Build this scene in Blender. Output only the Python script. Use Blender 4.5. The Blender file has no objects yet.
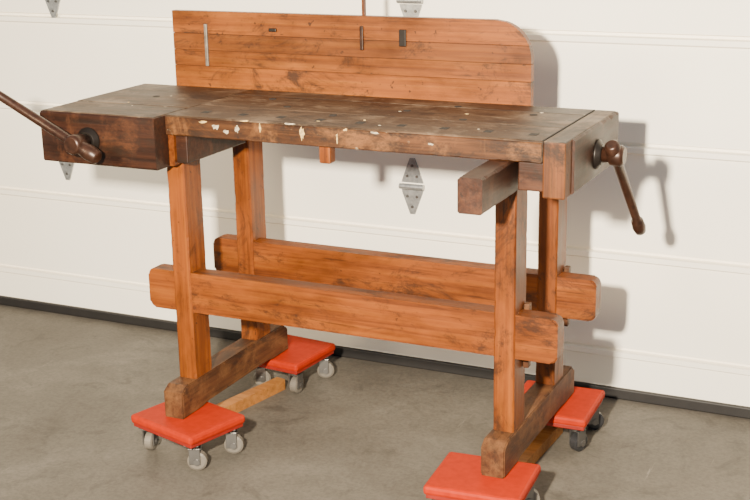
import bpy, bmesh, math, random
from mathutils import Vector, Matrix, Euler, noise
random.seed(7)
SC=bpy.context.scene
def link(o): SC.collection.objects.link(o); return o
# ---------------------------------------------------------------- camera
F=1277.7;PITCH=math.radians(16.139);YAW=math.radians(25.346);ROLL=math.radians(1.057);H=1.505
cd=bpy.data.cameras.new('camera');cam=link(bpy.data.objects.new('camera',cd));SC.camera=cam
cd.sensor_width=36;cd.lens=F*36/750;cd.clip_start=.05
R=Matrix.Rotation(YAW,4,'Z')@Matrix.Rotation(math.pi/2-PITCH,4,'X')@Matrix.Rotation(-ROLL,4,'Z')
cam.matrix_world=Matrix.Translation((0,0,H))@R
def unproj(u,v,ax,val):
    d=R.to_3x3()@Vector(((u-375)/F,-(v-250)/F,-1)); o=Vector((0,0,H))
    t=(val-o[ax])/d[ax]; return o+d*t
# ---------------------------------------------------------------- materials
def newmat(n):
    m=bpy.data.materials.new(n);m.use_nodes=True;nt=m.node_tree
    return m,nt,nt.nodes['Principled BSDF']
def N(nt,t,**k):
    n=nt.nodes.new(t)
    for a,b in k.items():
        if a in n.inputs: n.inputs[a].default_value=b
        else: setattr(n,a,b)
    return n
def ramp(nt,stops,fac):
    r=nt.nodes.new('ShaderNodeValToRGB')
    e=r.color_ramp.elements
    while len(e)<len(stops): e.new(.5)
    for i,(p,c) in enumerate(stops):
        e[i].position=p;e[i].color=(c[0],c[1],c[2],1) if hasattr(c,'__len__') else (c,c,c,1)
    nt.links.new(fac,r.inputs['Fac']);return r
def mixc(nt,fac,a,b,mode='MIX'):
    m=nt.nodes.new('ShaderNodeMix');m.data_type='RGBA';m.blend_type=mode
    for s,val in ((m.inputs[0],fac),(m.inputs[6],a),(m.inputs[7],b)):
        if isinstance(val,bpy.types.NodeSocket): nt.links.new(val,s)
        elif isinstance(val,(int,float)): s.default_value=val if s==m.inputs[0] else (val,val,val,1)
        else: s.default_value=(val[0],val[1],val[2],1)
    return m.outputs[2]
def coords(nt,scale):
    tc=nt.nodes.new('ShaderNodeTexCoord');oi=nt.nodes.new('ShaderNodeObjectInfo')
    mul=N(nt,'ShaderNodeMath',operation='MULTIPLY');mul.inputs[1].default_value=37.
    nt.links.new(oi.outputs['Random'],mul.inputs[0])
    add=N(nt,'ShaderNodeVectorMath',operation='ADD')
    nt.links.new(tc.outputs['Object'],add.inputs[0]);nt.links.new(mul.outputs[0],add.inputs[1])
    mp=nt.nodes.new('ShaderNodeMapping');mp.inputs['Scale'].default_value=scale
    nt.links.new(add.outputs[0],mp.inputs['Vector']);return mp.outputs[0],add.outputs[0],oi.outputs['Random']
WC={}
def wood(name,dark,mid,light,axis,rough=.5,blotch=.5,specks=None,speckpos=.68,grime=0.,vary=.2,gr0=.52,worn=None):
    key=name+'xyz'[axis]
    if key in WC:return WC[key]
    m,nt,b=newmat(key)
    sc=[75,75,75];sc[axis]=2.2
    v,raw,rnd=coords(nt,sc)
    n1=N(nt,'ShaderNodeTexNoise',Scale=1.,Detail=7.,Roughness=.62,Distortion=.25);nt.links.new(v,n1.inputs['Vector'])
    col=ramp(nt,[(.25,dark),(.5,mid),(.78,light)],n1.outputs['Fac']).outputs[0]
    scb=[9,9,9];scb[axis]=3.5
    mpb=nt.nodes.new('ShaderNodeMapping');mpb.inputs['Scale'].default_value=scb;nt.links.new(raw,mpb.inputs[0])
    n2=N(nt,'ShaderNodeTexNoise',Scale=1.,Detail=6.,Roughness=.65);nt.links.new(mpb.outputs[0],n2.inputs['Vector'])
    bl=ramp(nt,[(.34,1-blotch),(.58,1.)],n2.outputs['Fac']).outputs[0]
    col=mixc(nt,1.,col,bl,'MULTIPLY')
    if worn:
        nw=N(nt,'ShaderNodeTexNoise',Scale=7.,Detail=9.,Roughness=.75,Distortion=.4);nt.links.new(raw,nw.inputs['Vector'])
        wf=ramp(nt,[(.50,0.),(.62,.8)],nw.outputs['Fac']).outputs[0];col=mixc(nt,wf,col,worn)
    vr=ramp(nt,[(0.,1.-vary),(1.,1.)],rnd).outputs[0]
    col=mixc(nt,1.,col,vr,'MULTIPLY')
    sc2=[150,150,150];sc2[axis]=6.
    mp=nt.nodes.new('ShaderNodeMapping');mp.inputs['Scale'].default_value=sc2;nt.links.new(raw,mp.inputs[0])
    n5=N(nt,'ShaderNodeTexNoise',Scale=1.,Detail=3.,Roughness=.7);nt.links.new(mp.outputs[0],n5.inputs['Vector'])
    sf=ramp(nt,[(.30,.35),(.39,1.)],n5.outputs['Fac']).outputs[0]
    col=mixc(nt,.8,col,sf,'MULTIPLY')
    if grime:
        scg=[10,10,10];scg[axis]=6.
        mg=nt.nodes.new('ShaderNodeMapping');mg.inputs['Scale'].default_value=scg;nt.links.new(raw,mg.inputs[0])
        n4=N(nt,'ShaderNodeTexNoise',Scale=1.,Detail=10.,Roughness=.8,Distortion=.6);nt.links.new(mg.outputs[0],n4.inputs['Vector'])
        g=ramp(nt,[(gr0,0.),(gr0+.10,grime)],n4.outputs['Fac']).outputs[0]
        col=mixc(nt,g,col,(.014,.007,.004))
        n6=N(nt,'ShaderNodeTexNoise',Scale=55.,Detail=3.,Roughness=.6);nt.links.new(raw,n6.inputs['Vector'])
        g2=ramp(nt,[(.68,0.),(.72,.8)],n6.outputs['Fac']).outputs[0]
        col=mixc(nt,g2,col,(.012,.006,.004))
    if specks:
        n3=N(nt,'ShaderNodeTexNoise',Scale=28.,Detail=7.,Roughness=.78);nt.links.new(raw,n3.inputs['Vector'])
        f=ramp(nt,[(speckpos,0.),(speckpos+.04,.8)],n3.outputs['Fac']).outputs[0]
        col=mixc(nt,f,col,specks)
    nt.links.new(col,b.inputs['Base Color'])
    rr=ramp(nt,[(.3,rough-.06),(.7,rough+.15)],n2.outputs['Fac']);nt.links.new(rr.outputs[0],b.inputs['Roughness'])
    b.inputs['Specular IOR Level'].default_value=.32
    bp=N(nt,'ShaderNodeBump',Strength=.35,Distance=.002);nt.links.new(n1.outputs['Fac'],bp.inputs['Height']);nt.links.new(bp.outputs[0],b.inputs['Normal'])
    WC[key]=m;return m
def beech(a): return wood('beech',(.070,.014,.001),(.180,.042,.0025),(.26,.072,.006),a,.42,.5,None,.7,.75,.3,.51)
def board(a): return wood('backboard',(.11,.024,.002),(.235,.061,.004),(.32,.098,.009),a,.42,.5,None,.7,.85,.4,.52)
def darkw(a): return wood('dark_walnut',(.012,.004,.002),(.034,.010,.004),(.070,.022,.008),a,.45,.5,None,.7,.75,.2,.5,(.080,.028,.011))
def topw(a): return wood('worn_top',(.025,.012,.006),(.062,.033,.016),(.13,.078,.044),a,.5,.6,(.28,.235,.16),.635,.95,.1,.50,(.17,.115,.072))
def edgew(a): return wood('top_edge',(.022,.007,.002),(.075,.025,.006),(.17,.062,.017),a,.5,.6,(.45,.38,.24),.655,.9,.1,.5,(.17,.068,.020))
def capw(a): return wood('end_cap_wood',(.045,.012,.003),(.13,.037,.006),(.22,.075,.014),a,.5,.6,None,.7,.85,.2,.5)
def footw(a): return wood('foot_wood',(.04,.013,.004),(.090,.030,.009),(.16,.064,.021),a,.55,.55,None,.7,.7,.2,.52,(.16,.068,.024))
def pine(a): return wood('batten_wood',(.20,.075,.012),(.33,.13,.03),(.42,.19,.05),a,.55,.3)
def simple(n,c,rough=.5,metal=0.,var=.15,scale=30,bump=.1):
    m,nt,b=newmat(n);tc=nt.nodes.new('ShaderNodeTexCoord')
    no=N(nt,'ShaderNodeTexNoise',Scale=float(scale),Detail=4.);nt.links.new(tc.outputs['Object'],no.inputs['Vector'])
    r=ramp(nt,[(.3,[x*(1-var) for x in c]),(.7,[min(1,x*(1+var)) for x in c])],no.outputs['Fac'])
    nt.links.new(r.outputs[0],b.inputs['Base Color']);b.inputs['Roughness'].default_value=rough;b.inputs['Metallic'].default_value=metal
    bp=N(nt,'ShaderNodeBump',Strength=bump,Distance=.002);nt.links.new(no.outputs['Fac'],bp.inputs['Height']);nt.links.new(bp.outputs[0],b.inputs['Normal'])
    return m
M_iron=simple('dark_iron',(.020,.016,.014),.42,.6)
M_hole=simple('hole_dark',(.008,.006,.005),.9)
M_red=simple('red_vinyl',(.31,.015,.0),.6,0,.12,60,.15);M_red.node_tree.nodes['Principled BSDF'].inputs['Specular IOR Level'].default_value=.15
M_redside=simple('red_vinyl_edge',(.20,.008,.002),.5)
M_steel=simple('zinc_steel',(.17,.165,.16),.35,.85)
M_wheel=simple('caster_rubber',(.13,.115,.095),.5)
M_wheelb=simple('caster_black',(.02,.02,.022),.4)
M_galv=simple('galvanized',(.34,.35,.35),.42,.7,.25,80)
M_seal=simple('rubber_seal',(.009,.008,.008),.6)
M_cream=simple('cream_paint',(.46,.31,.12),.6,0,.5,200)
M_white=simple('white_paint',(.36,.30,.21),.6,0,.5,200)
M_rust=simple('rusty_iron',(.034,.014,.008),.36,0.35,.4,60,.3)
M_strip=simple('steel_strip',(.20,.17,.14),.45,.5,.3,60)
# ---------------------------------------------------------------- mesh helpers
def finish(bm,name,mat,parent=None,smooth=False):
    c=Vector((0,0,0))
    if bm.verts:
        mn=Vector([min(v.co[i] for v in bm.verts) for i in range(3)]);mx=Vector([max(v.co[i] for v in bm.verts) for i in range(3)])
        c=(mn+mx)/2
    bmesh.ops.translate(bm,verts=bm.verts,vec=-c)
    bmesh.ops.recalc_face_normals(bm,faces=bm.faces)
    me=bpy.data.meshes.new(name);bm.to_mesh(me);bm.free()
    for mm in (mat if isinstance(mat,(list,tuple)) else [mat]): me.materials.append(mm)
    if smooth:
        for p in me.polygons:p.use_smooth=True
    o=link(bpy.data.objects.new(name,me));o.location=c
    if parent:o.parent=parent;
    return o
def addbox(bm,x0,x1,y0,y1,z0,z1,bev=.003,M=None):
    t=bmesh.new()
    bmesh.ops.create_cube(t,size=1.)
    for v in t.verts: v.co=Vector(((x0+x1)/2+v.co.x*(x1-x0),(y0+y1)/2+v.co.y*(y1-y0),(z0+z1)/2+v.co.z*(z1-z0)))
    if bev>0: bmesh.ops.bevel(t,geom=list(t.edges),offset=bev,segments=2,affect='EDGES',profile=.5)
    if M: bmesh.ops.transform(t,matrix=M,verts=list(t.verts))
    me=bpy.data.meshes.new('tmp');t.to_mesh(me);t.free();bm.from_mesh(me);bpy.data.meshes.remove(me)
def box(name,x0,x1,y0,y1,z0,z1,mat,parent,bev=.003):
    bm=bmesh.new();addbox(bm,x0,x1,y0,y1,z0,z1,bev);return finish(bm,name,mat,parent)
def wornbox(name,x0,x1,y0,y1,z0,z1,mat,parent,bev=.004,amp=.0022):
    """box whose arrises are knocked about: cut into slices along its length, edge verts nibbled inwards"""
    bm=bmesh.new();lo=Vector((x0,y0,z0));hi=Vector((x1,y1,z1));d=hi-lo
    ax=max(range(3),key=lambda i:d[i]);o=[i for i in range(3) if i!=ax];n=max(6,int(d[ax]/.009))
    a,b=o
    prof=[(lo[a]+bev,lo[b]),(hi[a]-bev,lo[b]),(hi[a],lo[b]+bev),(hi[a],hi[b]-bev),(hi[a]-bev,hi[b]),(lo[a]+bev,hi[b]),(lo[a],hi[b]-bev),(lo[a],lo[b]+bev)]
    mid=((lo[a]+hi[a])/2,(lo[b]+hi[b])/2);rings=[];seed=random.uniform(0,50)
    for k in range(n+1):
        t=lo[ax]+d[ax]*k/n;ring=[]
        for j,(p,q) in enumerate(prof):
            corner=((j+1)//2)%4
            nv=noise.noise(Vector((t*28,corner*7.3+seed,0)))+.5*noise.noise(Vector((t*90,corner*3.1+seed,4)))
            s=amp*max(0,nv)*1.6
            co=[0,0,0];co[ax]=t
            co[a]=p+(s if p<mid[0] else -s);co[b]=q+(s if q<mid[1] else -s)
            if j in (0,1,4,5): co[b]=q
            else: co[a]=p
            ring.append(bm.verts.new(co))
        rings.append(ring)
    for r1,r2 in zip(rings,rings[1:]):
        for j in range(8): bm.faces.new((r1[j],r1[(j+1)%8],r2[(j+1)%8],r2[j]))
    bm.faces.new(rings[0]);bm.faces.new(rings[-1])
    return finish(bm,name,mat,parent)
def prism(name,pts,axis,a0,a1,mat,parent,bev=.003):
    bm=bmesh.new()
    def mk(p,a):
        if axis==0:return (a,p[0],p[1])
        if axis==1:return (p[0],a,p[1])
        return (p[0],p[1],a)
    A=[bm.verts.new(mk(p,a0)) for p in pts];B=[bm.verts.new(mk(p,a1)) for p in pts]
    bm.faces.new(A);bm.faces.new(B[::-1]);n=len(pts)
    for i in range(n): bm.faces.new((A[i],A[(i+1)%n],B[(i+1)%n],B[i]))
    if bev>0:
        es=[e for e in bm.edges if (e.verts[0] in A)==(e.verts[1] in A)]
        bmesh.ops.bevel(bm,geom=es,offset=bev,segments=2,affect='EDGES')
    return finish(bm,name,mat,parent)
def lathe(bm,prof,p,d,seg=24,M=None):
    d=Vector(d).normalized();q=d.to_track_quat('Z','Y').to_matrix()
    rings=[]
    for t,r in prof:
        ring=[]
        for i in range(seg):
            co=Vector(p)+q@Vector((r*math.cos(2*math.pi*i/seg),r*math.sin(2*math.pi*i/seg),t))
            if M: co=M@co
            ring.append(bm.verts.new(co))
        rings.append(ring)
    for a,b in zip(rings,rings[1:]):
        for i in range(seg): bm.faces.new((a[i],a[(i+1)%seg],b[(i+1)%seg],b[i]))
    bm.faces.new(rings[0]);bm.faces.new(rings[-1])
def turned(name,prof,p,d,mat,parent,seg=24):
    bm=bmesh.new();lathe(bm,prof,p,d,seg);o=finish(bm,name,mat,parent)
    for po in o.data.polygons: po.use_smooth=len(po.vertices)==4
    return o
def empty(n,loc=(0,0,0)):
    e=link(bpy.data.objects.new(n,None));e.empty_display_size=.1;return e
# ---------------------------------------------------------------- room
YW=3.523
m,nt,b=newmat('concrete')
tc=nt.nodes.new('ShaderNodeTexCoord')
def nz(s,d=6.,r=.6,sc=None,dist=0.):
    n=N(nt,'ShaderNodeTexNoise',Scale=s,Detail=d,Roughness=r,Distortion=dist)
    if sc:
        mp=nt.nodes.new('ShaderNodeMapping');mp.inputs['Scale'].default_value=sc[0];mp.inputs['Rotation'].default_value=(0,0,sc[1]);nt.links.new(tc.outputs['Object'],mp.inputs[0]);nt.links.new(mp.outputs[0],n.inputs['Vector'])
    else: nt.links.new(tc.outputs['Object'],n.inputs['Vector'])
    return n.outputs['Fac']
c1=ramp(nt,[(.3,(.078,.068,.055)),(.5,(.100,.089,.073)),(.70,(.140,.126,.105))],nz(2.6,8.,.68,None,.5)).outputs[0]
c2=ramp(nt,[(.35,.82),(.6,1.06)],nz(110.,3.)).outputs[0]
c3=ramp(nt,[(.34,.5),(.46,1.)],nz(7.,8.,.72,None,1.)).outputs[0]
col=mixc(nt,1.,c1,c2,'MULTIPLY');col=mixc(nt,.6,col,c3,'MULTIPLY')
sf=ramp(nt,[(.66,0.),(.71,.4)],nz(3.,6.,.75,((14,1.,1),.9))).outputs[0]
col=mixc(nt,sf,col,(.26,.235,.20))
nt.links.new(col,b.inputs['Base Color']);b.inputs['Roughness'].default_value=.6;b.inputs['Specular IOR Level'].default_value=.35
bp=N(nt,'ShaderNodeBump',Strength=.08,Distance=.002);nt.links.new(c2,bp.inputs['Height']);nt.links.new(bp.outputs[0],b.inputs['Normal'])
bm=bmesh.new();addbox(bm,-8,3.5,-2.5,YW+.16,-.1,0,0);fl=finish(bm,'floor',m)
mw=simple('painted_wall',(.55,.53,.48),.8)
bm=bmesh.new();addbox(bm,-8,3.5,YW+.08,YW+.16,0,2.8,0);finish(bm,'wall_back',mw)
# garage door
md,nt,b=newmat('door_paint');tc=nt.nodes.new('ShaderNodeTexCoord')
n=N(nt,'ShaderNodeTexNoise',Scale=1.3,Detail=3.);nt.links.new(tc.outputs['Object'],n.inputs['Vector'])
n2=N(nt,'ShaderNodeTexNoise',Scale=260.,Detail=2.);nt.links.new(tc.outputs['Object'],n2.inputs['Vector'])
r=ramp(nt,[(.3,(.93,.87,.75)),(.7,(.96,.92,.82))],n.outputs['Fac']);nt.links.new(r.outputs[0],b.inputs['Base Color'])
b.inputs['Roughness'].default_value=.5
bp=N(nt,'ShaderNodeBump',Strength=.12,Distance=.001);nt.links.new(n2.outputs['Fac'],bp.inputs['Height']);nt.links.new(bp.outputs[0],b.inputs['Normal'])
door=empty('door_1')
prof=[(YW,.03)]
for z in (.144,.444,.762,1.07,1.38,1.69,2.0,2.31):
    prof+=[(YW,z-.016),(YW-.008,z-.011),(YW-.008,z+.004),(YW+.012,z+.007),(YW+.012,z+.014),(YW,z+.018)]
prof+=[(YW,2.6)]
bm=bmesh.new();rows=[]
for y,z in prof: rows.append((bm.verts.new((-7.5,y,z)),bm.verts.new((3,y,z))))
bk=(bm.verts.new((-7.5,YW+.045,2.6)),bm.verts.new((3,YW+.045,2.6)));bk2=(bm.verts.new((-7.5,YW+.045,.03)),bm.verts.new((3,YW+.045,.03)))
rows+=[bk,bk2]
for a,c in zip(rows,rows[1:]+rows[:1]): bm.faces.new((a[0],a[1],c[1],c[0]))
finish(bm,'door_panels',md,door)
box('weather_seal',-7.5,3,YW-.012,YW+.03,0,.034,M_seal,door,.004)
def hinge(i,x,z):
    bm=bmesh.new();y1=YW-.003;w=.036;h=.088
    for s in (1,-1):
        pts=[(x-w,z+s*.012),(x-w*.9,z+s*.024),(x-.008,z+s*h),(x+.008,z+s*h),(x+w*.9,z+s*.024),(x+w,z+s*.012)]
        A=[bm.verts.new((p[0],y1-.003,p[1])) for p in pts];B=[bm.verts.new((p[0],y1+.004,p[1])) for p in pts]
        bm.faces.new(A);bm.faces.new(B)
        for k in range(len(pts)): bm.faces.new((A[k],A[(k+1)%len(pts)],B[(k+1)%len(pts)],B[k]))
    lathe(bm,[(0,.009),(.08,.009)],(x-.04,y1-.008,z),(1,0,0),12)
    finish(bm,'hinge_%d'%i,M_galv,door)
    bm=bmesh.new()
    for dx,dz in ((0,.065),(0,-.065),(-.016,.032),(.016,.032),(-.016,-.032),(.016,-.032)):
        lathe(bm,[(0,.005),(.004,.004)],(x+dx,y1-.003,z+dz),(0,-1,0),8)
    finish(bm,'hinge_rivets_%d'%i,M_steel,door)
hp=unproj(413,186,1,YW)
hp2=unproj(411,0,1,YW)
hxl=unproj(67,160,1,YW)
k=0
for x in (hp.x,hxl.x):
    for z in (hp.z,hp2.z):
        k+=1;hinge(k,x,z)
# ---------------------------------------------------------------- workbench
WB=empty('workbench')
ZT=.94;yTf=2.692;yTb=3.122;xR0=-.856;xR1=-.803;xL0=-2.22;xL1=-1.861
L0,L1=-1.902,-1.848;R0,R1=-.986,-.933
ys=[yTf,2.78,2.86,2.95,3.04,yTb]
for i in range(5):
    (wornbox if i==0 else box)('top_board_%d'%i,xL1,xR0-.001,ys[i],ys[i+1]-.0006,.889,ZT-(.0006 if i%2 else 0),topw(0),WB,.0012)
wornbox('top_front_edge',xL1+.002,xR0-.003,yTf-.003,yTf+.008,.8885,ZT-.004,edgew(0),WB,.002,.002)
wornbox('top_left_slab',xL0,xL1,2.80,yTb,.885,ZT,topw(0),WB,.003)
box('end_cap',xR0,xR1,yTf-.002,yTb,.809,ZT-.001,capw(2),WB,.004)
box('end_cap_top',xR0+.001,xR1-.001,yTf,yTb-.001,ZT-.012,ZT,topw(1),WB,.002)
wornbox('end_cap_jaw',xR1-.03,xR1+.006,yTf+.05,yTb+.002,.811,ZT-.002,darkw(1),WB,.004,.003)
box('end_cap_gap',xR0-.004,xR0,yTf+.004,yTb-.004,ZT-.01,ZT+.0006,M_hole,WB,0)
wornbox('face_vise_jaw',xL0,xL1,2.640,2.797,.804,ZT-.002,darkw(0),WB,.004,.003)
box('face_vise_jaw_top',xL0+.004,xL1-.004,2.646,2.799,ZT-.006,ZT,topw(0),WB,.002)
box('vise_guide',xL1-.03,xL1+.05,2.71,3.0,.812,.8885,darkw(0),WB,.003)
box('tail_skirt',-.915,xR0,yTf+.004,2.98,.822,.889,darkw(0),WB,.003)
wornbox('bearer_a',L0,L1+.004,2.70,3.12,.805,.8885,beech(1),WB,.004)
wornbox('bearer_b',R0,R1+.004,2.502,3.12,.808,.8885,darkw(1),WB,.004,.003)
for nm,a,c in (('left',L0,L1),('right',R0,R1)):
    wornbox('leg_front_'+nm,a,c,2.741,2.825,.195,.81,beech(2),WB,.003)
    wornbox('leg_back_'+nm,a,c,3.072,3.156,.195,.81,beech(2),WB,.003)
    pts=[(2.666,.111),(2.666,.185),(2.69,.2),(3.225,.2),(3.252,.18),(3.252,.111),(3.16,.111),(3.13,.122),(2.79,.122),(2.76,.111)]
    prism('foot_'+nm,pts,0,a-.004,c+.004,footw(1),WB,.003)
def beam(nm,y0,y1,x0,x1,z0,z1):
    r=.018;pts=[]
    for cx,cz,a0 in ((x1-r,z1-r,0),(x0+r,z1-r,90),(x0+r,z0+r,180),(x1-r,z0+r,270)):
        for k in range(6):
            a=math.radians(a0+k*18);pts.append((cx+r*math.cos(a),cz+r*math.sin(a)))
    prism(nm,pts,1,y0,y1,beech(0),WB,.004)
beam('stretcher_front',2.745,2.795,-1.985,-.828,.392,.503)
beam('stretcher_back',3.076,3.125,-1.985,-.828,.392,.503)
for nm,y in (('front',2.80),('back',3.128)):
    box('wedge_'+nm,R1+.002,R1+.016,y,y+.02,.35,.515,footw(2),WB,.002)
# backboard with rounded corner, planks
bx0,bx1=-2.112,-1.028;zb0,zb1=.94,1.156;yb0,yb1=yTb-.0,yTb+.022
r=.10
def plank(i,z0,z1):
    pts=[(bx0,z0)]
    def xr(z):
        t=max(0,z-(zb1-r));return bx1-r+math.sqrt(max(0,r*r-t*t))
    n=14
    for k in range(n+1):
        z=z0+(z1-z0)*k/n;pts.append((xr(z),z))
    pts.append((bx0,z1))
    prism('backboard_plank_%d'%i,pts,1,yb0,yb1,board(0),WB,.0008)
plank(1,zb0-.02,1.000);plank(2,1.0010,1.045);plank(3,1.0460,1.092);plank(4,1.0932,zb1)
box('backboard_core',bx0+.004,bx1-.11,yb0+.004,yb1-.002,.95,1.15,M_hole,WB,0)
# vises
def handle(nm,p,d,l0,l1,mat,rad=.0135):
    d=Vector(d).normalized();P=Vector(p)
    L=l0+l1
    turned(nm,[(0,rad*1.0),(.004,rad*1.4),(.03,rad*1.6),(.055,rad*1.4),(.062,rad),(L-.05,rad*.85),(L-.045,rad*1.2),(L-.02,rad*1.35),(L-.003,rad*1.1),(L,rad*.8)],P-d*l0,d,mat,WB)
hx,hz=-2.066,.870
turned('face_vise_flange',[(0,.034),(.006,.034),(.012,.024),(.016,.024)],(hx,2.641,hz),(0,-1,0),M_iron,WB)
turned('face_vise_screw',[(0,.020),(.03,.018),(.035,.024),(.07,.026),(.078,.02)],(hx,2.641,hz),(0,-1,0),M_rust,WB)
handle('face_vise_handle',(hx,2.585,hz),(-.277,0,.133),.075,.33,M_rust)
ry,rz=2.93,.868
turned('end_vise_flange',[(0,.036),(.006,.036),(.012,.026),(.016,.026)],(xR1+.005,ry,rz),(1,0,0),M_iron,WB)
turned('end_vise_screw',[(0,.020),(.03,.018),(.035,.024),(.06,.026),(.068,.02)],(xR1+.005,ry,rz),(1,0,0),M_rust,WB)
handle('end_vise_handle',(xR1+.05,ry,rz),(.03,.19,-.25),.04,.29,M_rust,.0125)
box('bench_peg',-1.425,-1.395,2.70,2.73,.845,.9,beech(2),WB,.003)
tp=unproj(361,10,1,yTb+.01)
box('dowel_above_board',tp.x-.005,tp.x+.005,yTb+.023,yTb+.033,1.08,1.22,beech(2),WB,.002)
for i,(u,v,w,h,mt) in enumerate([(207,45,.005,.12,M_strip),(362,38,.005,.065,M_rust),(403,38,.010,.045,M_iron),(273,30,.012,.01,M_iron)]):
    q=unproj(u,v,1,yb0)
    box('board_fitting_%d'%i,q.x-w,q.x+w,yb0-.006,yb0+.004,q.z-h/2,q.z+h/2,mt,WB,.002)
for i in range(9):
    x=-1.78+i*.11
    box('dog_hole_%d'%i,x-.010,x+.010,2.747,2.772,ZT-.004,ZT+.0006,M_hole,WB,0)
for i,(x,y) in enumerate([(-1.62,2.90),(-1.30,2.95),(-1.12,2.88),(-2.05,2.93),(-.98,3.0),(-1.45,2.83),(-1.2,3.05),(-1.72,3.0)]):
    bm=bmesh.new();lathe(bm,[(0,.010),(.0046,.010)],(x,y,ZT-.004),(0,0,1),16);finish(bm,'round_dog_hole_%d'%i,M_hole,WB)
def blob(i,px,pz,w,h,mt,flat):
    bm=bmesh.new();pts=[]
    for k in range(14):
        a=2*math.pi*k/14;rr=1+random.uniform(-.4,.4)
        pts.append((px+w*rr*math.cos(a),pz+h*rr*math.sin(a)))
    if flat: A=[bm.verts.new((p[0],p[1],ZT+.0008)) for p in pts];B=[bm.verts.new((p[0],p[1],ZT-.001)) for p in pts]
    else: A=[bm.verts.new((p[0],yTf-.0042,p[1])) for p in pts];B=[bm.verts.new((p[0],yTf-.001,p[1])) for p in pts]
    bm.faces.new(A);bm.faces.new(B)
    for k in range(14): bm.faces.new((A[k],A[(k+1)%14],B[(k+1)%14],B[k]))
    finish(bm,'paint_drip_%d'%i,mt,WB)
for i,(u,v,w,h,mt) in enumerate([(216,127,.010,.006,M_white),(226,132,.009,.005,M_white),(237,129,.006,.008,M_white),(260,128,.0025,.011,M_cream),(302,134,.0055,.016,M_cream),(337,138,.0025,.012,M_cream),(345,130,.006,.003,M_cream),(203,122,.01,.003,M_cream),(430,144,.008,.003,M_white),(375,133,.01,.003,M_white),(245,121,.012,.002,M_cream),(290,124,.012,.002,M_white)]):
    q=unproj(u,v,1,yTf-.004);blob(i,q.x,q.z,w,h,mt,False)
for i in range(10):
    blob(100+i,random.uniform(-2.1,-.9),random.choice([random.uniform(2.70,2.78),random.uniform(2.72,3.08)]),random.uniform(.002,.004),random.uniform(.0015,.003),random.choice([M_white,M_cream]),True)
# ---------------------------------------------------------------- dollies
def dolly(cx,cy,rot,w,d,dark=False):
    E=empty('furniture_dolly')
    M=Matrix.Translation((cx,cy,0))@Matrix.Rotation(math.radians(rot),4,'Z')
    bm=bmesh.new();addbox(bm,-w/2,w/2,-d/2,d/2,.086,.1108,.008,M);finish(bm,'padded_top',M_red,E)
    bm=bmesh.new();addbox(bm,-w/2+.006,w/2-.006,-d/2+.006,d/2-.006,.076,.088,.002,M);finish(bm,'board',M_redside,E)
    k=0
    for sx in (-1,1):
        for sy in (-1,1):
            k+=1
            px,py=sx*(w/2-.034),sy*(d/2-.034)
            MM=M@Matrix.Translation((px,py,0))@Matrix.Rotation(random.uniform(-.9,.9)+1.2,4,'Z')
            bm=bmesh.new()
            addbox(bm,-.02,.02,-.02,.02,.072,.077,.001,MM)
            lathe(bm,[(0,.013),(.008,.013)],(0,0,.064),(0,0,1),14,MM)
            for s in (-1,1): addbox(bm,-.008,.022,s*.015-.002,s*.015+.002,.020,.066,.001,MM)
            addbox(bm,-.010,.014,-.017,.017,.062,.066,.001,MM)
            finish(bm,'caster_fork_%d'%k,M_steel,E)
            bm=bmesh.new();lathe(bm,[(0,.021),(.003,.0265),(.021,.0265),(.024,.021)],(.012,-.012,.0265),(0,1,0),22,MM)
            finish(bm,'caster_wheel_%d'%k,M_wheelb if dark else M_wheel,E)
            bm=bmesh.new();lathe(bm,[(0,.009),(.038,.009)],(.012,-.019,.0265),(0,1,0),12,MM)
            finish(bm,'caster_axle_%d'%k,M_steel,E)
dolly(-1.855,2.70,-16,.25,.20)
dolly(-1.845,3.26,-6,.205,.22)
dolly(-.985,2.67,4,.24,.21)
dolly(-.965,3.19,2,.23,.23,True)
def batten(x0,y0,x1,y1):
    a=math.atan2(y1-y0,x1-x0);L=math.hypot(x1-x0,y1-y0)
    bm=bmesh.new();M=Matrix.Translation((x0,y0,0))@Matrix.Rotation(a,4,'Z')
    n=8;pr=[]
    for k in range(n+1):
        t=math.pi/2+math.pi*k/n;pr.append((.020*math.cos(t)+.020,.020*math.sin(t)))
    pr+=[(L,-.016),(L,.016)]
    A=[bm.verts.new(M@Vector((p[0],p[1],0.0))) for p in pr];B=[bm.verts.new(M@Vector((p[0],p[1],.034))) for p in pr]
    bm.faces.new(A);bm.faces.new(B)
    for k in range(len(pr)): bm.faces.new((A[k],A[(k+1)%len(pr)],B[(k+1)%len(pr)],B[k]))
    finish(bm,'wooden_batten',pine(0))
batten(-1.905,2.92,-1.845,3.20)
batten(-.985,2.86,-.965,3.22)
# ---------------------------------------------------------------- lights
def area(n,loc,tgt,size,power,col):
    l=bpy.data.lights.new(n,'AREA');l.size=size;l.energy=power;l.color=col
    o=link(bpy.data.objects.new(n,l));o.location=loc;o.rotation_euler=(Vector(tgt)-Vector(loc)).to_track_quat('-Z','Y').to_euler();return o
area('key_light',(-.65,.05,1.68),(-1.2,3.2,.6),.12,480,(1.,.87,.68))
area('fill_light',(-3.6,-.5,2.3),(-1.8,3.4,.6),1.2,130,(1.,.80,.50))
w=bpy.data.worlds.new('world');SC.world=w;w.use_nodes=True;w.node_tree.nodes['Background'].inputs[0].default_value=(.80,.88,1.,1);w.node_tree.nodes['Background'].inputs[1].default_value=.5
